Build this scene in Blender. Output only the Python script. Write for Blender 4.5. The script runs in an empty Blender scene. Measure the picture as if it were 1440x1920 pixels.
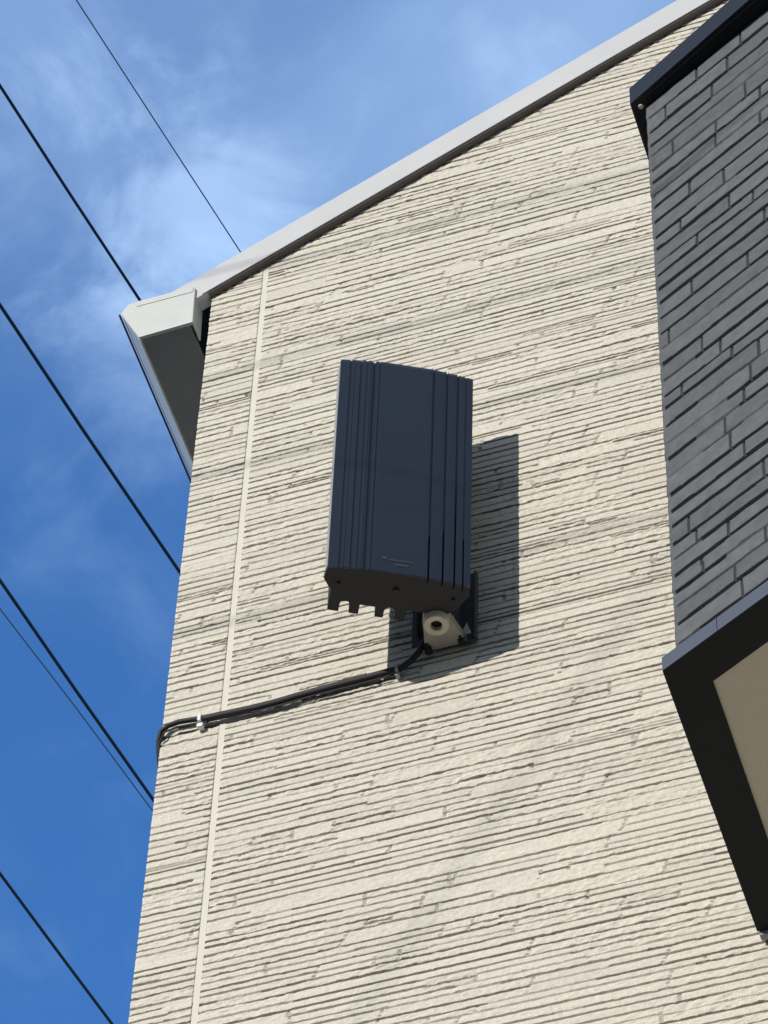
import bpy, math, random
import numpy as np
from mathutils import Vector, Matrix

rng = np.random.default_rng(11)
random.seed(4)
S = bpy.context.scene
COL = S.collection
rad = math.radians

# ------------------------------------------------------------------ camera
cam = bpy.data.cameras.new('camera')
cam.sensor_fit = 'VERTICAL'
cam.sensor_height = 24.0
cam.sensor_width = 18.0
cam.lens = 24.0 * 7400 / 1920
cam.clip_start = 0.05
cam.clip_end = 3000
camo = bpy.data.objects.new('camera', cam)
COL.objects.link(camo)
RGT = Vector((0.9506428446103297, 0.3091492607500634, 0.026550264949147754))
UPV = Vector((0.2371425465369757, -0.7790629289691038, 0.5803657168786246))
FWD = Vector((-0.20010395951389615, 0.5454243185665365, 0.8139230418799375))
m = Matrix((RGT, UPV, -FWD)).transposed().to_4x4()
m.translation = (2.1375116458466676, -5.94372568614583, 1.6)
camo.matrix_world = m
S.camera = camo

# ------------------------------------------------------------------ sun, sky, exposure
SAZ, SEL = rad(23.7), rad(16.0)          # azimuth left of the cream wall's normal, elevation
SUN = Vector((-math.sin(SAZ) * math.cos(SEL), -math.cos(SAZ) * math.cos(SEL), math.sin(SEL)))
sl = bpy.data.lights.new('sun', 'SUN')
sl.energy = 3.85
sl.angle = rad(0.53)
sl.color = (1.0, 0.955, 0.88)
so = bpy.data.objects.new('sun', sl)
COL.objects.link(so)
so.rotation_euler = SUN.to_track_quat('Z', 'Y').to_euler()
so.location = (-10, -30, 20)

W = bpy.data.worlds.new('World')
S.world = W
W.use_nodes = True
nt = W.node_tree
N, LK = nt.nodes, nt.links
N.clear()
sky = N.new('ShaderNodeTexSky')
sky.sky_type = 'NISHITA'
sky.sun_disc = False
sky.sun_elevation = SEL
sky.sun_rotation = math.atan2(SUN.x, SUN.y) % (2 * math.pi)
sky.altitude = 100
sky.air_density = 1.0
sky.dust_density = 0.3
sky.ozone_density = 3.0
tc = N.new('ShaderNodeTexCoord')
sep = N.new('ShaderNodeSeparateXYZ')
LK.new(tc.outputs['Generated'], sep.inputs[0])
def noise(scale, detail, rough, off, dist=0.0):
    mp = N.new('ShaderNodeMapping')
    mp.inputs['Location'].default_value = off
    LK.new(tc.outputs['Generated'], mp.inputs[0])
    n = N.new('ShaderNodeTexNoise')
    n.inputs['Scale'].default_value = scale
    n.inputs['Detail'].default_value = detail
    n.inputs['Roughness'].default_value = rough
    n.inputs['Distortion'].default_value = dist
    LK.new(mp.outputs[0], n.inputs['Vector'])
    return n.outputs['Fac']
def wmath(op, a, b=None, c=None):
    n = N.new('ShaderNodeMath')
    n.operation = op
    for i, v in enumerate((a, b, c)):
        if v is None: continue
        if isinstance(v, (int, float)): n.inputs[i].default_value = v
        else: LK.new(v, n.inputs[i])
    return n.outputs[0]
def wrange(v, a, b, lo=0.0, hi=1.0):
    n = N.new('ShaderNodeMapRange')
    n.interpolation_type = 'SMOOTHSTEP'
    n.inputs[1].default_value = a; n.inputs[2].default_value = b
    n.inputs[3].default_value = lo; n.inputs[4].default_value = hi
    LK.new(v, n.inputs[0])
    return n.outputs[0]
tint = N.new('ShaderNodeMix'); tint.data_type = 'RGBA'; tint.blend_type = 'MULTIPLY'
tint.inputs['Factor'].default_value = 1.0
LK.new(sky.outputs[0], tint.inputs['A'])
tint.inputs['B'].default_value = (0.86, 1.56, 2.26, 1)
veil = wmath('MULTIPLY', wrange(sep.outputs['Z'], 0.805, 0.872), 0.28)
puffs = wmath('MULTIPLY', wrange(noise(7.5, 4, 0.5, (0.3, 0.1, 0.0), 0.3), 0.40, 0.72), wrange(sep.outputs['Z'], 0.79, 0.845, 0.12, 1.0))
wisps = wmath('MULTIPLY', wrange(noise(24, 5, 0.55, (2.0, 1.0, 0.5), 0.5), 0.48, 0.8), wrange(sep.outputs['Z'], 0.79, 0.85, 0.10, 0.26))
def patch(d, r0, r1, amt):
    """a single cloud around a direction of the sky, its rim broken up by noise"""
    vd = N.new('ShaderNodeVectorMath'); vd.operation = 'DISTANCE'
    LK.new(tc.outputs['Generated'], vd.inputs[0]); vd.inputs[1].default_value = d
    rim = wmath('ADD', vd.outputs['Value'], wmath('MULTIPLY', wmath('SUBTRACT', noise(16, 6, 0.6, (5.0, 2.0, 1.0), 0.6), 0.5), 0.16))
    return wmath('MULTIPLY', wrange(rim, r1, r0), amt)
white = wmath('ADD', wmath('ADD', patch((-0.2351, 0.4668, 0.8525), 0.0, 0.050, 0.28), patch((-0.2232, 0.4648, 0.8567), 0.0, 0.046, 0.20)), patch((-0.257, 0.490, 0.833), 0.0, 0.034, 0.22))
cl = wmath('MINIMUM', wmath('ADD', wmath('ADD', wmath('ADD', veil, wmath('MULTIPLY', puffs, 0.30)), wisps), white), 1.0)
mixc = N.new('ShaderNodeMix'); mixc.data_type = 'RGBA'
LK.new(cl, mixc.inputs['Factor'])
LK.new(tint.outputs['Result'], mixc.inputs['A'])
mixc.inputs['B'].default_value = (3.9, 5.7, 8.7, 1)
bg = N.new('ShaderNodeBackground')
bg.inputs['Strength'].default_value = 0.125
# unseen grey cloud cover added behind the viewer to neutralise the shadow fill
fill_clouds = N.new('ShaderNodeMix'); fill_clouds.data_type = 'RGBA'
LK.new(wmath('MULTIPLY', wrange(sep.outputs['Y'], 0.30, -0.10), 0.9), fill_clouds.inputs['Factor'])
LK.new(mixc.outputs['Result'], fill_clouds.inputs['A'])
fill_clouds.inputs['B'].default_value = (2.35, 2.75, 3.3, 1)
LK.new(fill_clouds.outputs['Result'], bg.inputs['Color'])
wo = N.new('ShaderNodeOutputWorld')
LK.new(bg.outputs[0], wo.inputs[0])

S.view_settings.view_transform = 'Standard'
S.view_settings.look = 'None'
S.view_settings.exposure = 0.0
S.view_settings.gamma = 1.0
S.view_settings.use_curve_mapping = False

# ------------------------------------------------------------------ materials
def mat(name, col, rough=0.6, metal=0.0, var=0.0, vscale=8.0, bump=0.0, bscale=60.0, col2=None, attr=None, acol=None, spec=0.5, stretch=None):
    mt = bpy.data.materials.new(name)
    mt.use_nodes = True
    t = mt.node_tree
    b = t.nodes['Principled BSDF']
    b.inputs['Roughness'].default_value = rough
    b.inputs['Metallic'].default_value = metal
    b.inputs['Specular IOR Level'].default_value = spec
    co = t.nodes.new('ShaderNodeTexCoord')
    src = co.outputs['Object']
    if stretch:
        mp = t.nodes.new('ShaderNodeMapping'); mp.inputs['Scale'].default_value = stretch
        t.links.new(src, mp.inputs[0]); src = mp.outputs[0]
    c0 = (*col, 1)
    c1 = (*(col2 or tuple(v * (1 - var) for v in col)), 1)
    n = t.nodes.new('ShaderNodeTexNoise')
    n.inputs['Scale'].default_value = vscale
    n.inputs['Detail'].default_value = 6
    n.inputs['Roughness'].default_value = 0.6
    t.links.new(src, n.inputs['Vector'])
    r = t.nodes.new('ShaderNodeValToRGB')
    r.color_ramp.elements[0].position = 0.35
    r.color_ramp.elements[1].position = 0.65
    r.color_ramp.elements[0].color = c1
    r.color_ramp.elements[1].color = c0
    t.links.new(n.outputs['Fac'], r.inputs[0])
    out = r.outputs[0]
    if attr:
        a = t.nodes.new('ShaderNodeAttribute'); a.attribute_name = attr
        mx = t.nodes.new('ShaderNodeMix'); mx.data_type = 'RGBA'
        t.links.new(a.outputs['Fac'], mx.inputs['Factor'])
        t.links.new(out, mx.inputs['A'])
        mx.inputs['B'].default_value = (*acol, 1)
        out = mx.outputs['Result']
    t.links.new(out, b.inputs['Base Color'])
    if bump > 0:
        n2 = t.nodes.new('ShaderNodeTexNoise')
        n2.inputs['Scale'].default_value = bscale
        n2.inputs['Detail'].default_value = 4
        t.links.new(co.outputs['Object'], n2.inputs['Vector'])
        bp = t.nodes.new('ShaderNodeBump')
        bp.inputs['Strength'].default_value = 1.0
        bp.inputs['Distance'].default_value = bump
        t.links.new(n2.outputs['Fac'], bp.inputs['Height'])
        t.links.new(bp.outputs[0], b.inputs['Normal'])
    return mt

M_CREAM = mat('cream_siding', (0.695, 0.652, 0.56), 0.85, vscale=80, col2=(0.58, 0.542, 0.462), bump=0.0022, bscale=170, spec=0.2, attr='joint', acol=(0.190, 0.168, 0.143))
M_BEAD = mat('cream_sealant', (0.66, 0.622, 0.535), 0.6, var=0.04, spec=0.3)
M_FASCIA = mat('white_fascia', (0.56, 0.565, 0.575), 0.45, var=0.05, vscale=5, bump=0.0003, bscale=200)
M_GUTTER = mat('white_gutter', (0.60, 0.61, 0.585), 0.4, var=0.04, vscale=20, bump=0.0002, bscale=300)
M_SOFFIT = mat('grey_soffit', (0.30, 0.31, 0.30), 0.8, var=0.08, vscale=10)
M_ROOF = mat('dark_roof_sheet', (0.05, 0.06, 0.08), 0.45, var=0.2)
M_BRICK = mat('grey_brick_siding', (0.134, 0.142, 0.150), 0.8, var=0.22, vscale=30, bump=0.0020, bscale=110, attr='joint', acol=(0.014, 0.014, 0.022), spec=0.2)
M_NAVY = mat('navy_coping', (0.010, 0.0175, 0.032), 0.5, var=0.1, spec=0.25)
M_BLACKTRIM = mat('black_trim', (0.012, 0.014, 0.018), 0.7, var=0.1, spec=0.2)
M_FLASH = mat('blue_grey_flashing', (0.075, 0.09, 0.13), 0.45, var=0.06)
M_BEIGE = mat('beige_soffit_board', (0.60, 0.545, 0.45), 0.85, var=0.06, vscale=40, bump=0.0005, bscale=250)
M_COVER = mat('navy_antenna_cover', (0.0108, 0.0188, 0.0375), 0.40, var=0.14, vscale=5, spec=0.4)
M_NEARBLACK = mat('near_black', (0.004, 0.004, 0.008), 0.8)  # near-black, stands in for shade in the eave gap and ring hole
M_FRAME = mat('light_grey_frame', (0.33, 0.33, 0.33), 0.5)
M_SINK = mat('charcoal_heat_sink', (0.028, 0.029, 0.031), 0.65, var=0.1, vscale=30, spec=0.3)
M_PRINT = mat('grey_print', (0.045, 0.055, 0.075), 0.6)
M_PIPE = mat('beige_steel', (0.62, 0.56, 0.43), 0.5, var=0.08, vscale=30)
M_FOOT = mat('grey_beige_casting', (0.40, 0.375, 0.315), 0.55, var=0.12, vscale=40)
M_PLATE = mat('dark_steel', (0.07, 0.08, 0.105), 0.45, metal=0.3, var=0.2, vscale=40)
M_BLACK = mat('black_rubber', (0.010, 0.009, 0.012), 0.65)
M_BROWN = mat('dull_brown', (0.13, 0.11, 0.10), 0.8, var=0.1)
M_WHITE = mat('white_plastic', (0.75, 0.75, 0.74), 0.4)
M_WIRE = mat('dark_cable', (0.022, 0.040, 0.070), 0.6)
M_WIRE2 = mat('grey_wire', (0.17, 0.22, 0.32), 0.6)
M_GROUND = mat('pale_asphalt', (0.054, 0.060, 0.070), 0.9, var=0.25, vscale=3, bump=0.003, bscale=80)
M_WALLPLAIN = mat('cream_plain', (0.62, 0.565, 0.46), 0.85, var=0.08)

# ------------------------------------------------------------------ helpers
def thing(name, label, cat, loc, rotz=0.0, group=None):
    o = bpy.data.objects.new(name, None)
    COL.objects.link(o)
    o.location = loc
    o.rotation_euler = (0, 0, rotz)
    o.empty_display_size = 0.1
    o['label'] = label; o['category'] = cat
    if group: o['group'] = group
    return o

class MB:
    def __init__(s): s.v = []; s.f = []
    def add(s, vs, fs):
        k = len(s.v); s.v += [tuple(p) for p in vs]; s.f += [tuple(i + k for i in f) for f in fs]; return s
    def box(s, x0, x1, y0, y1, z0, z1):
        v = [(x, y, z) for x in (x0, x1) for y in (y0, y1) for z in (z0, z1)]
        return s.add(v, [(0, 1, 3, 2), (4, 6, 7, 5), (0, 4, 5, 1), (2, 3, 7, 6), (0, 2, 6, 4), (1, 5, 7, 3)])
    def prism(s, poly, fn):
        """poly: list of 2D points; fn(p, k) -> 3D point for k = 0, 1"""
        n = len(poly)
        v = [fn(p, 0) for p in poly] + [fn(p, 1) for p in poly]
        return s.add(v, [tuple(range(n))[::-1], tuple(range(n, 2 * n))] + [(i, (i + 1) % n, n + (i + 1) % n, n + i) for i in range(n)])
    def tube(s, pts, r, n=10, cap=True):
        pts = [Vector(p) for p in pts]
        rs = r if isinstance(r, (list, tuple)) else [r] * len(pts)
        k = len(s.v)
        prev = None
        for i, p in enumerate(pts):
            d = (pts[min(i + 1, len(pts) - 1)] - pts[max(i - 1, 0)]).normalized()
            a = prev if prev is not None else (Vector((0, 0, 1)) if abs(d.z) < 0.9 else Vector((1, 0, 0)))
            u = (a - d * a.dot(d)).normalized(); w = d.cross(u); prev = u
            for j in range(n):
                t = 2 * math.pi * j / n
                s.v.append(tuple(p + (u * math.cos(t) + w * math.sin(t)) * rs[i]))
        for i in range(len(pts) - 1):
            for j in range(n):
                s.f.append((k + i * n + j, k + i * n + (j + 1) % n, k + (i + 1) * n + (j + 1) % n, k + (i + 1) * n + j))
        if cap:
            s.f.append(tuple(k + j for j in range(n))[::-1])
            e = k + (len(pts) - 1) * n
            s.f.append(tuple(e + j for j in range(n)))
        return s
    def build(s, name, mt, parent=None, root=None, bevel=0.0, smooth=False, local=False):
        """vertices are world coordinates unless local"""
        me = bpy.data.meshes.new(name)
        v = s.v
        r = root or parent
        if r is not None and not local:
            mi = (Matrix.Translation(r.location) @ r.rotation_euler.to_matrix().to_4x4()).inverted()
            v = [tuple(mi @ Vector(p)) for p in v]
        me.from_pydata(v, [], s.f)
        me.update()
        import bmesh
        bm = bmesh.new(); bm.from_mesh(me)
        bmesh.ops.recalc_face_normals(bm, faces=bm.faces)
        if bevel > 0:
            ed = [e for e in bm.edges if len(e.link_faces) == 2 and e.calc_face_angle(0) > 0.6]
            bmesh.ops.bevel(bm, geom=ed, offset=bevel, segments=2, affect='EDGES', profile=0.6)
        bm.to_mesh(me); bm.free()
        if smooth:
            me.polygons.foreach_set('use_smooth', [True] * len(me.polygons))
            try: me.set_sharp_from_angle(angle=rad(40))
            except Exception: pass
        me.materials.append(mt)
        o = bpy.data.objects.new(name, me)
        COL.objects.link(o)
        if parent is not None: o.parent = parent
        return o

def vnoise(u, v, seed):
    """smooth 2D value noise in [-1, 1]"""
    g = np.random.default_rng(seed).uniform(-1, 1, (256, 256))
    iu = np.floor(u).astype(int); iv = np.floor(v).astype(int)
    fu = u - iu; fv = v - iv
    fu = fu * fu * (3 - 2 * fu); fv = fv * fv * (3 - 2 * fv)
    a = g[iu % 256, iv % 256]; b = g[(iu + 1) % 256, iv % 256]
    c = g[iu % 256, (iv + 1) % 256]; d = g[(iu + 1) % 256, (iv + 1) % 256]
    return (a * (1 - fu) + b * fu) * (1 - fv) + (c * (1 - fu) + d * fu) * fv

def grid_object(name, P, keep, mt, parent, attr=None):
    """P: (nz, nx, 3) world points, keep: (nz-1, nx-1) mask"""
    nz, nx = P.shape[:2]
    idx = np.arange(nz * nx).reshape(nz, nx)
    q = np.stack([idx[:-1, :-1], idx[:-1, 1:], idx[1:, 1:], idx[1:, :-1]], -1)[keep]
    used = np.zeros(nz * nx, bool); used[q.ravel()] = True
    remap = np.cumsum(used) - 1
    co = (P.reshape(-1, 3) - np.array(parent.location)).astype(np.float32)[used]
    q = remap[q].astype(np.int32)
    me = bpy.data.meshes.new(name)
    me.vertices.add(len(co)); me.vertices.foreach_set('co', co.ravel())
    me.loops.add(q.size); me.loops.foreach_set('vertex_index', q.ravel())
    me.polygons.add(len(q))
    me.polygons.foreach_set('loop_start', np.arange(0, q.size, 4, dtype=np.int32))
    me.update(calc_edges=True)
    if attr is not None:
        A = attr[1]
        fa = np.maximum(np.maximum(A[:-1, :-1], A[:-1, 1:]), np.maximum(A[1:, :-1], A[1:, 1:]))[keep]
        a = me.attributes.new(attr[0], 'FLOAT', 'FACE')
        a.data.foreach_set('value', fa.astype(np.float32))
    me.materials.append(mt)
    o = bpy.data.objects.new(name, me)
    COL.objects.link(o)
    o.parent = parent
    return o

# ------------------------------------------------------------------ ground
g = MB().add([(-400, -400, 0), (400, -400, 0), (400, 400, 0), (-400, 400, 0)], [(0, 1, 2, 3)]).build('ground', M_GROUND)
g['kind'] = 'structure'

# ------------------------------------------------------------------ cream house
RAKE = lambda x: 11.9173 + (x + 0.5335) * 0.5965       # line where the rake meets the wall
XL = -0.638
house = thing('house', 'cream house with stacked-stone siding and white roof edge, carrying the dark antenna', 'house', (XL, 0, 0))

def stone_relief(X, Z, zlo, zhi, seed):
    """stacked split-stone siding: relief in metres (outwards positive) and joint tone"""
    r = np.random.default_rng(seed)
    Zw = Z + 0.0011 * vnoise(X * 6, Z * 30, seed + 1) + 0.0006 * vnoise(X * 45, Z * 60, seed + 2)
    zb = [zlo - 0.05]
    while zb[-1] < zhi + 0.05:
        zb.append(zb[-1] + r.choice([0.022, 0.029, 0.050, 0.060], p=[.24, .34, .24, .18]) * r.uniform(0.95, 1.05))
    zb = np.array(zb)
    row = np.clip(np.searchsorted(zb, Zw, side='right') - 1, 0, len(zb) - 2)
    up = Zw - zb[row]                    # height above the row's lower lip
    dn = zb[row + 1] - Zw                # distance below the next row's lip
    hgt = zb[row + 1] - zb[row]
    base, lip, slot, groove, rough, tone = (np.zeros_like(X) for _ in range(6))
    x0, x1 = X.min() - 0.1, X.max() + 0.1
    GD = np.array([0.0, 0.0022, 0.0034, 0.0042])
    for k in range(len(zb) - 1):
        m_ = row == k
        if not m_.any(): continue
        h = zb[k + 1] - zb[k]
        xs = [x0 - r.uniform(0, 0.3)]
        while xs[-1] < x1: xs.append(xs[-1] + r.choice([r.uniform(0.06, 0.13), r.uniform(0.14, 0.3), r.uniform(0.3, 0.6)], p=[.28, .44, .28]))
        xs = np.array(xs)
        n = len(xs)
        xe = X[m_] + 0.0018 * vnoise(X[m_] * 50, Z[m_] * 90, seed + 3)
        sg0 = np.clip(np.searchsorted(xs, xe) - 1, 0, n - 2)
        slant = r.uniform(-0.45, 0.15, n)
        xe = xe + slant[sg0] * up[m_]
        sg = np.clip(np.searchsorted(xs, xe) - 1, 0, n - 2)
        # a tall stone may be split by a joint of its own, which gives short staggered lines
        cut = np.where((r.uniform(0, 1, n) < (0.93 if h > 0.036 else 0.10)), r.uniform(0.40, 0.60, n), 9.0)[sg] * h
        u_, d_ = up[m_], dn[m_]
        low = u_ < cut
        cutv = np.where(cut < h, cut, 0)
        d2 = np.where(low, np.minimum(d_, np.where(cut < h, cut - u_, 9)), d_)
        u2 = np.where(low, u_, u_ - cutv)
        inner = low & (cut < h)
        base[m_] = np.where(inner, r.uniform(0, 0.0016, n)[sg], r.uniform(0, 0.0016, n)[sg])
        lip[m_] = np.where(low, r.uniform(0.0002, 0.0012, n)[sg], r.uniform(0.0002, 0.0012, n)[sg])
        rough[m_] = r.choice([0.5, 1.0, 1.7], n, p=[.35, .40, .25])[sg]
        tone[m_] = r.choice([0.0, 0.04, 0.09], n, p=[.5, .3, .2])[sg]
        has = r.choice([0.0, 1.0], n, p=[.42, .58])
        slot[m_] = np.where(np.abs(xe - xs[sg]) < 0.0028, has[sg], 0)
        ys = [x0 - r.uniform(0, 0.4)]
        while ys[-1] < x1: ys.append(ys[-1] + r.choice([r.uniform(0.04, 0.12), r.uniform(0.15, 0.35), r.uniform(0.35, 0.8)], p=[.2, .4, .4]))
        ys = np.array(ys)
        gs = np.clip(np.searchsorted(ys, X[m_] + 0.003 * vnoise(X[m_] * 30, Z[m_] * 200, seed + 4)) - 1, 0, len(ys) - 2)
        g_main = r.choice(GD, len(ys), p=[.05, .20, .44, .31])[gs]
        g_cut = r.choice(GD, n, p=[.03, .30, .42, .25])[sg]
        groove[m_] = np.where(inner, g_cut, g_main)
        up[m_], dn[m_] = u2, d2
    ramp = np.clip(1 - up / 0.03, 0, 1)
    H = 0.004 + base + lip * ramp
    H += rough * (0.0011 * vnoise(X * 50 + Z * 45, Z * 110 - X * 28, seed + 5) + 0.0008 * vnoise(X * 150 + Z * 90, Z * 230, seed + 6))
    H += np.clip(rough - 0.8, 0, 1) * 0.0016 * np.minimum(0, vnoise((X - 0.55 * Z) * 70, (Z + 0.2 * X) * 34, seed + 8) + 0.15)
    H -= 0.0010 * np.clip(1 - up / 0.0022, 0, 1)
    gw = 0.0026 + groove * 0.30
    inside = dn < gw
    H -= groove * np.where(inside, 1.0, np.clip(1 - (dn - gw) / 0.0025, 0, 1))
    H -= slot * 0.0042
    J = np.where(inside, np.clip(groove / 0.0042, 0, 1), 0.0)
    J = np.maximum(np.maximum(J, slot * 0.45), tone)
    return H, J

DX, DZ = 0.005, 0.0019
zlo, zhi = 7.85, 12.95
JX0, JX1 = -0.4755, -0.4575          # joint
zs = np.arange(zlo, zhi, DZ)
def cream_panel(xa, xb, seed):
    xs = np.linspace(xa, xb, int((xb - xa) / DX) + 1)
    X, Z = np.meshgrid(xs, zs)
    H, J = stone_relief(X, Z, zlo, zhi, seed)
    P = np.stack([X, -(H - 0.006), Z], -1)
    keep = (Z[:-1, :-1] < RAKE(X[:-1, :-1]) + 0.02)
    # fold the rim back so the panel has thickness
    P = np.concatenate([P[:, :1] + np.array([0, 0.03, 0]), P, P[:, -1:] + np.array([0, 0.03, 0])], 1)
    keep = np.concatenate([keep[:, :1], keep, keep[:, -1:]], 1)
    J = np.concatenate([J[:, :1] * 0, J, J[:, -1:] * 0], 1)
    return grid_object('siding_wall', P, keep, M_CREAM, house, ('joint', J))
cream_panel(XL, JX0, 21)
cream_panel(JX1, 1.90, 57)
# joint strip between the two panels
mb = MB()
mb.box(JX0 + 0.0005, JX1 - 0.0005, 0.0015, 0.03, zlo, RAKE(-0.466) + 0.01)
mb.build('joint_strip', M_BEAD, house)
# plain lower wall, other walls
MB().box(XL, 6.4, -0.002, 0.16, 0, zlo).build('lower_wall', M_WALLPLAIN, house)
mb = MB()
mb.prism([(1.90, zlo), (6.4, zlo), (6.4, 12.0), (2.9, RAKE(2.9)), (1.90, RAKE(1.9))], lambda p, k: (p[0], -0.001 + 0.15 * k, p[1]))
mb.build('gable_wall', M_WALLPLAIN, house)
mb = MB()
mb.box(XL + 0.004, XL + 0.15, 0.034, 7.0, zlo, 11.80)
mb.build('side_wall', M_WALLPLAIN, house)
MB().box(XL + 0.16, 6.3, 0.16, 7.0, 0, 11.6).build('inner_wall', M_WALLPLAIN, house)

# rake trim
mb = MB()
xa, xb = -0.80, 2.9
fz = 0.126
mb.prism([(xa, RAKE(xa) - 0.002), (xb, RAKE(xb) - 0.002), (xb, RAKE(xb) + fz), (xa, RAKE(xa) + fz)],
         lambda p, k: (p[0], -0.024 + 0.05 * k, p[1]))
rk = mb.build('rake_trim', M_FASCIA, house, bevel=0.003)
mb = MB()
mb.prism([(xa + 0.14, RAKE(xa + 0.14) - 0.003), (xb, RAKE(xb) - 0.003), (xb, RAKE(xb) + 0.011), (xa + 0.14, RAKE(xa + 0.14) + 0.011)],
         lambda p, k: (p[0], -0.0275 + 0.003 * k, p[1]))
mb.build('drip_edge', M_FASCIA, rk, root=house, bevel=0.001)
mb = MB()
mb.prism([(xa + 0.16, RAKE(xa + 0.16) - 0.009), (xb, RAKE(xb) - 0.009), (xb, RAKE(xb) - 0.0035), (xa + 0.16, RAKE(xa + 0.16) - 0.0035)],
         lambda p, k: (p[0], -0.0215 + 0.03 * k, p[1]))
mb.build('brown_strip', M_BROWN, rk, root=house)  # dark brown strip added along the underside of the rake trim
# roof
mb = MB()
mb.prism([(xa, RAKE(xa) + fz - 0.03), (xb, RAKE(xb) + fz - 0.03), (6.8, RAKE(xb) + fz - 2.33), (6.8, RAKE(xb) + fz - 2.305), (xb, RAKE(xb) + fz - 0.004), (xa, RAKE(xa) + fz - 0.004)],
         lambda p, k: (p[0], 0.0265 + 7.05 * k, p[1]))
mb.build('roof', M_ROOF, house)
# eave: end cap, gutter, soffit
ev = thing('eave_holder', '', '', (0, 0, 0)) if False else None
prof = [(-0.9245, 11.838), (-0.902, 11.8828), (-0.683, 11.88), (-0.6775, 11.68), (-0.851, 11.672)]
cap = MB().prism(prof, lambda p, k: (p[0], -0.034 + 0.012 * k, p[1])).prism([(-0.689, 11.876), (-0.683, 11.876), (-0.6775, 11.681), (-0.6835, 11.681)], lambda p, k: (p[0], -0.0215 + 0.062 * k, p[1])).build('gutter_end_cap', M_GUTTER, house, bevel=0.003)
MB().prism([(-0.884, 11.8815), (-0.872, 11.853), (-0.688, 11.853), (-0.688, 11.8795)], lambda p, k: (p[0], -0.0362 + 0.002 * k, p[1])).build('seam_flap', M_GUTTER, cap, root=house, bevel=0.0008)
mb = MB().prism([(-0.9245, 11.838), (-0.902, 11.8828), (-0.896, 11.8828), (-0.918, 11.838), (-0.847, 11.678), (-0.851, 11.672)], lambda p, k: (p[0], -0.0215 + 7.0 * k, p[1]))
gt = mb.build('gutter', M_GUTTER, house)
MB().tube([(-0.928, -0.034, 11.832), (-0.928, 7.0, 11.832)], 0.0034, 8).build('gutter_lip', M_ROOF, gt, root=house)
MB().box(-0.8495, -0.690, -0.0215, 7.0, 11.684, 11.694).build('soffit_panel', M_SOFFIT, house)
MB().box(-0.68, -0.64, 0.05, 7.0, 11.80, 11.81).build('gap_shade_sheet', M_NEARBLACK, house)  # black sheet standing in for the darkness of the open eave gap

# ------------------------------------------------------------------ dark house
A0 = (0.9455, -0.803)                      # wall corner
ANG = rad(26.3)
DU = (math.cos(ANG), -math.sin(ANG)); DN = (-math.sin(ANG), -math.cos(ANG))
dark = thing('house', 'dark grey brick-faced upper storey overhanging beside the cream wall', 'house', (A0[0], A0[1], 0))
def dpt(s, out, z, ang=None): return (A0[0] + DU[0] * s + DN[0] * out, A0[1] + DU[1] * s + DN[1] * out, z)
BZ0, BZ1 = 8.44, 10.862

def brick_relief(X, Z, seed):
    r = np.random.default_rng(seed)
    Zw = Z + 0.0012 * vnoise(X * 9, Z * 20, seed + 1)
    zb = [BZ0 - 0.03]
    while zb[-1] < BZ1 + 0.1: zb.append(zb[-1] + r.choice([0.056, 0.064, 0.073]) * r.uniform(0.95, 1.05))
    zb = np.array(zb)
    row = np.clip(np.searchsorted(zb, Zw, side='right') - 1, 0, len(zb) - 2)
    up = Zw - zb[row]; dn = zb[row + 1] - Zw
    H = np.zeros_like(X); J = np.zeros_like(X)
    for k in range(len(zb) - 1):
        m_ = row == k
        if not m_.any(): continue
        xs = [-0.3 - r.uniform(0, 0.3)]
        while xs[-1] < X.max() + 0.1: xs.append(xs[-1] + r.choice([0.17, 0.25, 0.33, 0.42]) * r.uniform(0.85, 1.15))
        xs = np.array(xs)
        xx = X[m_] + 0.0004 * vnoise(X[m_] * 40, Z[m_] * 60, seed + 3)
        sg = np.clip(np.searchsorted(xs, xx) - 1, 0, len(xs) - 2)
        n = len(xs)
        b = r.uniform(0.0, 0.003, n)[sg]
        # horizontal joint at the top of the row, in stretches of uneven depth
        ys = [-0.3 - r.uniform(0, 0.3)]
        while ys[-1] < X.max() + 0.1: ys.append(ys[-1] + r.uniform(0.12, 0.45))
        ys = np.array(ys)
        gs = np.clip(np.searchsorted(ys, xx) - 1, 0, len(ys) - 2)
        gd = r.choice([0.0015, 0.005, 0.0085, 0.0085], len(ys), p=[.06, .22, .36, .36])[gs]
        gw = np.clip(gd * 1.2, 0.0048, 0.0100)
        jt = (dn[m_] < gw) & (X[m_] > 0.012)
        vj = (np.abs(xx - xs[sg]) < 0.0043) & (X[m_] > 0.03)
        h = 0.009 + b - 0.0022 * (up[m_] / np.maximum(up[m_] + dn[m_], 1e-3))
        h -= 0.0012 * np.clip(1 - up[m_] / 0.004, 0, 1)
        h = np.where(jt, h - gd, h)
        h = np.where(vj & ~jt, h - 0.008, h)
        H[m_] = h
        J[m_] = np.where(jt, np.clip(gd / 0.0085, 0.45, 1), np.where(vj, 0.78, r.choice([0.0, 0.05, 0.11, 0.17], n)[sg]))
    H += 0.0006 * vnoise(X * 45, Z * 60, seed + 5) + 0.0009 * vnoise(X * 18 + 3, Z * 30, seed + 7)
    return H, J
xs = np.linspace(0, 2.5, 601); zz = np.arange(BZ0, BZ1 + 0.01, 0.0028)
X, Z = np.meshgrid(xs, zz)
H, J = brick_relief(X, Z, 5)
out = H - 0.009
P = np.stack([A0[0] + DU[0] * X + DN[0] * out, A0[1] + DU[1] * X + DN[1] * out, Z], -1)
P = np.concatenate([P[:, :1] - 0.03 * np.array([DN[0], DN[1], 0]), P], 1)
J = np.concatenate([J[:, :1], J], 1)
grid_object('brick_wall', P, np.ones((P.shape[0] - 1, P.shape[1] - 1), bool), M_BRICK, dark, ('joint', J))
mb = MB()
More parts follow.
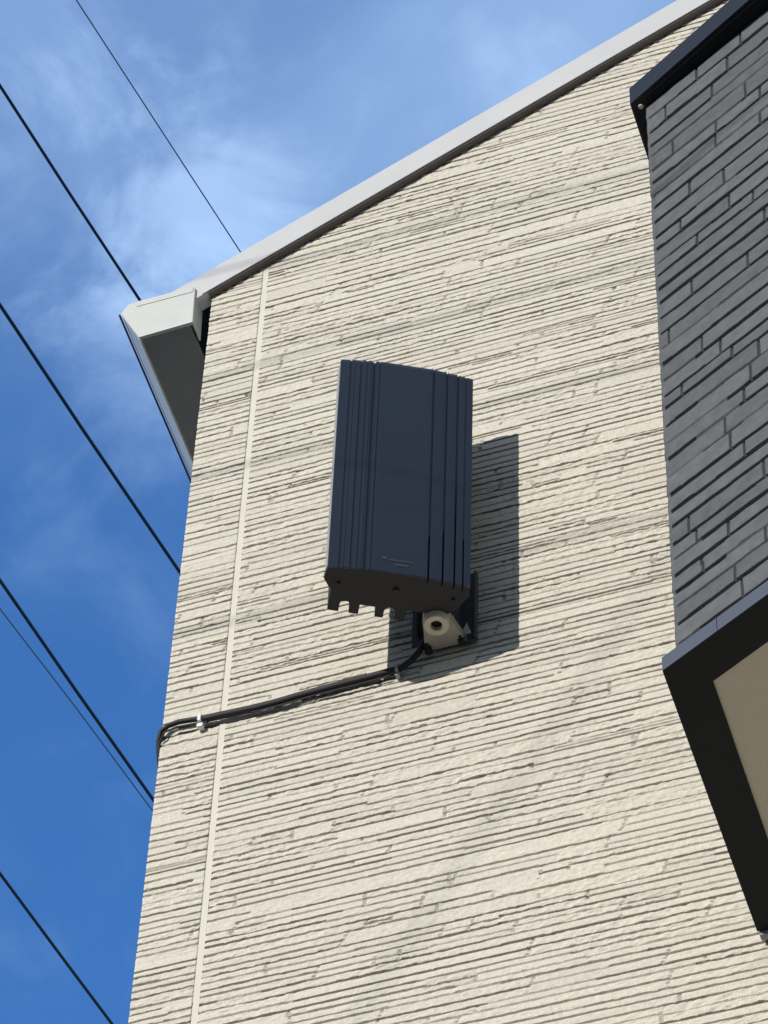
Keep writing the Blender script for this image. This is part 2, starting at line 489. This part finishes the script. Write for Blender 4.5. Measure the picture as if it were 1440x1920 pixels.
mb.prism([(2.5, 0.0), (4.6, 0.0), (4.6, -0.15), (2.5, -0.15)], lambda p, k: dpt(p[0], p[1], BZ0 + (BZ1 - BZ0) * k))
mb.build('front_wall', M_BRICK, dark)
# side wall back to the cream wall
MB().box(0.9475, 1.05, -0.772, -0.012, BZ0, BZ1).build('side_wall', M_BRICK, dark)
# bottom flashing strip along the front
mb = MB()
def fl(s0, s1, root):
    return MB().prism([(0.0, 8.3915), (0.024, 8.3915), (0.024, 8.437), (0.010, 8.447), (0.0, 8.447)], lambda p, k: dpt(s0 + (s1 - s0) * k, p[0] + 0.0, p[1])).build('flashing', M_FLASH, root, bevel=0.0012)
fl(-0.022, 0.136, dark)
fl(0.1375, 4.6, dark)
# underside: black border frame and beige board
ZB = 8.3865
def onz(s, out): return dpt(s, out, 0)
c0 = (0.9160, -0.8165); d27 = (math.cos(rad(26.4)), -math.sin(rad(26.4)))
far = 4.6
fo = (c0[0] + d27[0] * far, c0[1] + d27[1] * far)
ci = (1.0136, -0.757); fi = (ci[0] + d27[0] * far, ci[1] + d27[1] * far)
tr = MB()
tr.prism([c0, fo, fi, ci, (1.0118, -0.031), (0.9195, -0.031)], lambda p, k: (p[0], p[1], ZB + (0.0035 if p[1] < -0.75 or k == 0 else 0.03) * k))
border = tr.build('underside_border', M_BLACKTRIM, dark, bevel=0.0015)
MB().box(0.9235, 1.0128, -0.03, -0.010, ZB - 0.012, ZB + 0.05).build('end_piece', M_SOFFIT, border, root=dark, bevel=0.004)
MB().prism([(1.009, -0.76), (fi[0], fi[1] - 0.02), (fi[0], -0.012), (1.009, -0.012)], lambda p, k: (p[0], p[1], ZB + 0.006 + 0.012 * k)).build('soffit_board', M_BEIGE, dark)
# coping at the top
ce = (0.907, -0.824); a2 = rad(28.6)
d2 = (math.cos(a2), -math.sin(a2)); n2 = (-math.sin(a2), -math.cos(a2))
def cpt(s, o, z): return (ce[0] + d2[0] * s + n2[0] * o, ce[1] + d2[1] * s + n2[1] * o, z)
cp = MB()
ZU = 10.859
cl_, th = 4.6, 0.085
e1 = cpt(cl_, 0, 0)
poly = [ce, (e1[0], e1[1]), (e1[0], -0.03), (0.905, -0.03)]
cp.prism(poly, lambda p, k: (p[0], p[1], ZU + th * k))
coping = cp.build('coping', M_NAVY, dark, bevel=0.002)
ins = 0.006
poly2 = [(ce[0] + 0.007, ce[1] + 0.010), (e1[0], e1[1] + 0.012), (e1[0], -0.036), (0.912, -0.036)]
MB().prism(poly2, lambda p, k: (p[0], p[1], ZU - 0.004 + 0.003 * k)).build('underside_panel', M_NEARBLACK, coping, root=dark)
MB().tube([(0.9330, -0.8115, ZU - 0.010), (0.9345, -0.8105, ZU + 0.002)], [0.006, 0.010], 9).build('sealant_plug', M_PIPE, coping, root=dark, smooth=True)

# ------------------------------------------------------------------ antenna
AX, AY, AZ = 0.1024, -0.2621, 9.770
YAW = rad(27.3)
AH = 0.975
ant = thing('antenna', 'dark navy ribbed panel antenna mounted high on the cream wall', 'antenna', (AX, AY, AZ), YAW)
# front cover: ribbed section along u, lofted along the height
U = 0.1855
us, ys_, dp = [], [], []
def fdepth(u):
    a = abs(u)
    return -0.012 if a < 0.068 else -0.012 + 0.012 * ((a - 0.068) / (U - 0.068)) ** 1.15
sec = []    # (u, y, slot)
ribs_l = [-0.160, -0.136, -0.112, -0.0945, -0.078]
ribs_r = [0.071, 0.104, 0.131, 0.155]
u = -U
pts = np.linspace(-U, U, 60)
grooves = [(-0.157, 0.005, 0.0030, 0), (-0.128, 0.006, 0.0035, 0), (-0.112, 0.0035, 0.0022, 0), (-0.092, 0.0085, 0.0055, 0), (-0.077, 0.0035, 0.0025, 0),
           (0.074, 0.005, 0.0030, 1), (0.112, 0.005, 0.0030, 1), (0.143, 0.005, 0.0028, 1), (0.166, 0.0045, 0.0022, 1),
           (0.0690, 0.0045, -0.0026, 0), (0.1065, 0.0050, -0.0026, 0), (0.1375, 0.0050, -0.0022, 0), (-0.1485, 0.005, -0.0014, 0), (-0.1035, 0.005, -0.0014, 0)]
allu = set(np.round(np.linspace(-U, U, 26), 5))
for c, w, d, sl_ in grooves:
    for k in (-0.5, -0.36, 0.36, 0.5): allu.add(round(c + w * k, 5))
allu = sorted(allu)
def gfun(u_, t):
    y = fdepth(u_)
    for c, w, d, sl_ in grooves:
        q = abs(u_ - c) / w
        if q <= 0.5001:
            f = 1.0 if q <= 0.37 else 0.0
            dd = d
            if sl_: dd = d + 0.012 * (1.0 if t < 0.17 + 0.10 * (c - 0.07) / 0.1 * (1 if c < 0.15 else 0.4) else 0.0)
            # a step instead of a groove on the right flank: the far side stays lower
            y += f * dd
    return y
ts = [0, 0.02, 0.168, 0.172, 0.19, 0.208, 0.212, 0.232, 0.236, 0.5, 0.985, 1.0]
fm = MB()
nU = len(allu)
for t in ts:
    for u_ in allu:
        y = gfun(u_, t)
        if t == 1.0: y += 0.003
        fm.v.append((u_, y, t * AH))
for i in range(len(ts) - 1):
    for j in range(nU - 1):
        fm.f.append((i * nU + j, i * nU + j + 1, (i + 1) * nU + j + 1, (i + 1) * nU + j))
# rim going back
k0 = len(fm.v)
for i, t in enumerate(ts):
    fm.v.append((-U, 0.012, t * AH)); fm.v.append((U, 0.012, t * AH))
for i in range(len(ts) - 1):
    a, b = k0 + 2 * i, k0 + 2 * (i + 1)
    fm.f.append((i * nU, (i + 1) * nU, b, a))
    fm.f.append((i * nU + nU - 1, a + 1, b + 1, (i + 1) * nU + nU - 1))
tp = (len(ts) - 1) * nU
fm.f.append(tuple([tp + j for j in range(nU)] + [k0 + 2 * (len(ts) - 1) + 1, k0 + 2 * (len(ts) - 1)]))
front = fm.build('front_cover', M_COVER, ant, local=True)
# faint two-line print low on the cover
pm = MB()
x = -0.047
for w in (0.014, 0.006, 0.008, 0.005, 0.007, 0.006, 0.008, 0.005, 0.007, 0.006, 0.007):
    if x == -0.047: pm.box(x, x + w * 0.8, -0.0132, -0.0125, 0.052, 0.062); x += w + 0.003; continue
    pm.box(x, x + w * 0.75, -0.0132, -0.0125, 0.049, 0.0545); x += w
x = -0.012
for w in (0.007, 0.006, 0.007, 0.006, 0.007):
    pm.box(x, x + w * 0.8, -0.0132, -0.0125, 0.030, 0.037); x += w
pm.build('printed_mark', M_PRINT, front, root=ant, local=True)
# light frame behind the cover
fr = MB().prism([(-U, 0.0125), (U, 0.0125), (U + 0.001, 0.04), (0.168, 0.058), (-0.172, 0.058), (-U - 0.003, 0.035)], lambda p, k: (p[0], p[1], 0.014 + (AH - 0.02) * k))
fr.build('frame', M_FRAME, ant, local=True)
# heat sink, fins seen end-on from below
def notch(x0, x1, yt, yb, rnd):
    if not rnd: return [(x0, yt), (x0, yb), (x1, yb), (x1, yt)]
    c, r_ = (x0 + x1) / 2, (x1 - x0) / 2
    p = [(x0, yt)]
    for k in range(7):
        t = math.pi * k / 6
        p.append((c - r_ * math.cos(t), yb + r_ - r_ * math.sin(t)))
    p.append((x1, yt))
    return p
YB = 0.140
poly = [(-0.167, 0.0585), (-0.166, YB)]
poly += notch(-0.137, -0.110, YB, 0.102, True) + notch(-0.085, -0.042, YB, 0.109, False) + notch(-0.020, 0.009, YB, 0.104, True)
poly += [(0.034, YB), (0.040, 0.104), (0.10, 0.098), (0.135, 0.104), (0.160, 0.082), (0.168, 0.0585)]
MB().prism(poly, lambda p, k: (p[0], p[1], 0.004 + (AH - 0.02) * k)).build('heat_sink', M_SINK, ant, local=True)
bot = [(-U, -0.0005), (U, -0.0005), (U + 0.002, 0.03), (0.160, 0.078), (0.135, 0.0995), (-0.165, 0.0995), (-0.1655, 0.068), (-0.176, 0.058), (-U - 0.005, 0.036)]
botf = [(u_, gfun(u_, 0) + 0.001) for u_ in allu[1:-1]]
bot = [bot[0]] + botf + bot[1:]
MB().prism(bot, lambda p, k: (p[0], p[1], -0.003 + 0.016 * k)).build('bottom_cover', M_SINK, ant, local=True)

for (gx, gy, gr) in ((0.0, 0.042, 0.0085), (-0.150, 0.045, 0.005), (0.150, 0.045, 0.005)):
    MB().tube([(gx, gy, -0.0032), (gx, gy, -0.010)], gr, 12).build('screw' if gr < 0.006 else 'gland', M_SINK, ant, local=True)

# ------------------------------------------------------------------ wall mount
mount = thing('mount_bracket', 'beige pipe clamp and dark steel wall bracket under the antenna', 'bracket', (0.15, -0.005, 9.75))
PX, PY = 0.152, -0.100
pp = MB().tube([(PX, PY, 9.785), (PX, PY, 10.66)], 0.024, 20).build('pipe', M_PIPE, mount, smooth=True)
# foot: plate hull from the pipe ring to the wall
hull = []
for k in range(13):
    t = math.pi * k / 12 - rad(10) * 0
    hull.append((PX + 0.0365 * math.cos(math.pi - math.pi * k / 12), PY - 0.0365 * math.sin(math.pi * k / 12)))
hull += [(0.208, -0.012), (0.093, -0.012)]
hull = hull[::-1]
MB().prism(hull, lambda p, k: (p[0], p[1], 9.766 + 0.030 * k)).build('foot', M_FOOT, mount, bevel=0.003)
# ring, the shade inside its hole painted as a black disc
rg = MB()
n = 28
prof_r = [(0.0335, 9.7655), (0.0335, 9.750), (0.031, 9.747), (0.0175, 9.747), (0.0155, 9.749), (0.0155, 9.7655)]
for (r_, z_) in prof_r:
    for j in range(n): rg.v.append((PX + r_ * math.cos(2 * math.pi * j / n), PY + r_ * math.sin(2 * math.pi * j / n), z_))
for i in range(len(prof_r) - 1):
    for j in range(n): rg.f.append((i * n + j, i * n + (j + 1) % n, (i + 1) * n + (j + 1) % n, (i + 1) * n + j))
ring = rg.build('ring', M_PIPE, mount, smooth=True)
MB().tube([(PX, PY, 9.7635), (PX, PY, 9.7655)], 0.0153, 20).build('hole_shade_disc', M_NEARBLACK, ring, root=mount)
# dark side rails on the wall
MB().box(0.056, 0.082, -0.016, -0.010, 9.80, 9.985).box(0.076, 0.082, -0.050, -0.0165, 9.82, 9.975).build('rail', M_PLATE, mount, bevel=0.001)
MB().box(0.186, 0.236, -0.016, -0.010, 9.765, 10.06).box(0.186, 0.192, -0.055, -0.0165, 9.79, 10.03).box(0.230, 0.236, -0.030, -0.0165, 9.77, 10.05).build('rail', M_PLATE, mount, bevel=0.001)
for za in (9.82, 9.93): MB().box(0.083, 0.185, -0.016, -0.010, za, za + 0.04).build('cross_plate', M_PLATE, mount, bevel=0.001)
MB().prism([(0.191, 9.795), (0.221, 9.795), (0.208, 9.845)], lambda p, k: (p[0], -0.0185 + 0.002 * k, p[1])).build('triangle_mark', M_WHITE, mount)
for bx, bz in ((0.105, 9.762), (0.196, 9.770)):
    b_ = MB().tube([(bx, -0.012, bz), (bx, -0.030, bz)], 0.011, 6).tube([(bx, -0.0305, bz), (bx, -0.040, bz)], 0.006, 8)
    b_.build('bolt', M_BLACK, mount)
MB().box(0.11, 0.20, -0.09, -0.012, 10.50, 10.53).build('upper_arm', M_PLATE, mount)

# ------------------------------------------------------------------ cable
cable = thing('cable', 'black cable clipped across the cream wall from the antenna to the corner', 'cable', (0.025, -0.02, 9.715))
yb = -0.016
MB().tube([(0.118, -0.055, 9.84), (0.112, -0.045, 9.81), (0.098, -0.032, 9.785), (0.080, -0.024, 9.758), (0.058, -0.020, 9.735), (0.030, yb, 9.719), (0.018, yb, 9.716)], 0.0085, 10).build('lead', M_BLACK, cable, smooth=True)
cp_ = [(0.022, yb, 9.716), (-0.05, yb, 9.7125), (-0.118, yb, 9.711), (-0.25, yb, 9.705), (-0.31, yb, 9.700), (-0.367, yb, 9.698), (-0.456, yb, 9.702), (-0.515, yb, 9.704)]
MB().tube(cp_, 0.0105, 12).build('conduit', M_BLACK, cable, smooth=True)
cq = [(-0.510, yb, 9.706), (-0.545, yb, 9.713), (-0.585, yb, 9.718), (-0.615, yb, 9.712), (-0.634, yb + 0.002, 9.697), (-0.643, 0.0, 9.675), (-0.648, 0.02, 9.650), (-0.650, 0.05, 9.60), (-0.650, 0.07, 9.40), (-0.650, 0.07, 4.0)]
MB().tube(cq, 0.0075, 10).build('lead', M_BLACK, cable, smooth=True)
cl2 = [(-0.505, yb, 9.690), (-0.54, yb, 9.694), (-0.59, yb, 9.698), (-0.622, yb, 9.688), (-0.640, -0.004, 9.660), (-0.6435, 0.03, 9.62), (-0.644, 0.05, 9.3)]
MB().tube(cl2, 0.0028, 8).build('wire', M_BLACK, cable, smooth=True)
cw = [(0.0, yb, 9.698), (-0.10, yb, 9.692), (-0.19, yb, 9.693), (-0.30, yb, 9.685), (-0.38, yb, 9.684)]
MB().tube(cw, 0.0022, 8).build('wire', M_BLACK, cable, smooth=True)
for (cx, cz, k_s, mt_) in ((-0.523, 9.702, 1.0, M_WHITE), (0.020, 9.714, 0.7, M_FRAME)):
    k_ = MB().box(cx - 0.005 * k_s, cx + 0.005 * k_s, -0.029, -0.004, cz - 0.013, cz + 0.013)
    k_.box(cx - 0.0085 * k_s, cx + 0.0085 * k_s, -0.020, -0.004, cz - 0.013 - 0.015 * k_s, cz - 0.0135)
    k_.build('clip', mt_, cable, bevel=0.0022)

# ------------------------------------------------------------------ overhead wires beyond the house
def wire(name, label, a, b, r, mt, back, fwd, sag=0.0, group='overhead wires crossing the sky'):
    a, b = Vector(a), Vector(b)
    d = (b - a).normalized()
    L = (b - a).length
    pts = []
    for k in range(25):
        t = -back + (L + back + fwd) * k / 24
        p = a + d * t
        p.z -= sag * t * (L - t) * 0.01 * (1 if 0 <= t <= L else 0)
        pts.append(p)
    o = MB().tube(pts, r, 8).build(name, mt, smooth=True)
    o['label'] = label; o['category'] = 'wire'; o['group'] = group
    return o
wire('overhead_wire', 'faint thin overhead wire, topmost, ending behind the sloping roof edge', (-3.18, 3.24, 20.98), (-2.97, 5.32, 21.45), 0.0040, M_WIRE2, 3.5, 12)
wire('overhead_wire', 'dark overhead wire ending behind the white gutter end', (-3.23, 2.72, 19.17), (-3.07, 4.32, 19.45), 0.0088, M_WIRE, 3.5, 12, 1.5)
wire('overhead_wire', 'thick dark overhead wire reaching the wall corner just under the eave', (-3.19, 3.08, 17.61), (-3.00, 5.05, 17.93), 0.0096, M_WIRE, 3.5, 12, 1.5)
wire('overhead_wire', 'thick dark overhead wire meeting the wall corner below the black cable bend', (-3.15, 3.48, 15.88), (-3.00, 5.04, 16.09), 0.0086, M_WIRE, 3.5, 12, 1.5)
wire('overhead_wire', 'hair-thin overhead wire running close under a thick one', (-3.15, 3.52, 15.72), (-3.00, 5.01, 16.00), 0.0032, M_WIRE2, 3.5, 12, -2.0)
wire('overhead_wire', 'dark overhead wire crossing the bottom left corner of the sky', (-3.11, 3.86, 14.26), (-3.01, 4.92, 14.40), 0.0072, M_WIRE, 3.5, 12, 1.0)

# street wires in front of the house: they stand outside the picture and throw the soft bands on the wall
def street_wire(label, p0, p1, dist, r, ext):
    a, b = Vector((p0[0], 0, p0[1])), Vector((p1[0], 0, p1[1]))
    t = dist / -SUN.y
    a2, b2 = a + SUN * t, b + SUN * t
    d = (b2 - a2).normalized()
    o = MB().tube([a2 - d * ext, b2 + d * ext], r, 8).build('street_wire', M_WIRE, smooth=True)
    o['label'] = label; o['category'] = 'wire'; o['group'] = 'street wires in front of the house'
street_wire('street wire casting the highest soft shadow band on the cream wall', (-0.5, 11.948), (0.56, 11.936), 5.0, 0.0052, 8)
street_wire('street wire casting the soft shadow band midway between roof edge and antenna', (-0.57, 11.397), (0.489, 11.409), 5.0, 0.0052, 8)
street_wire('street wire casting the soft shadow band level with the antenna top', (-0.619, 10.882), (0.748, 10.870), 5.0, 0.0052, 8)
street_wire('street wire casting the soft shadow band behind the antenna bottom', (-0.629, 10.134), (0.740, 10.137), 5.0, 0.0052, 8)
street_wire('steep drop wire casting the diagonal shadow on the lower cream wall', (0.702, 9.855), (-0.04, 8.462), 8.0, 0.0040, 2.0)
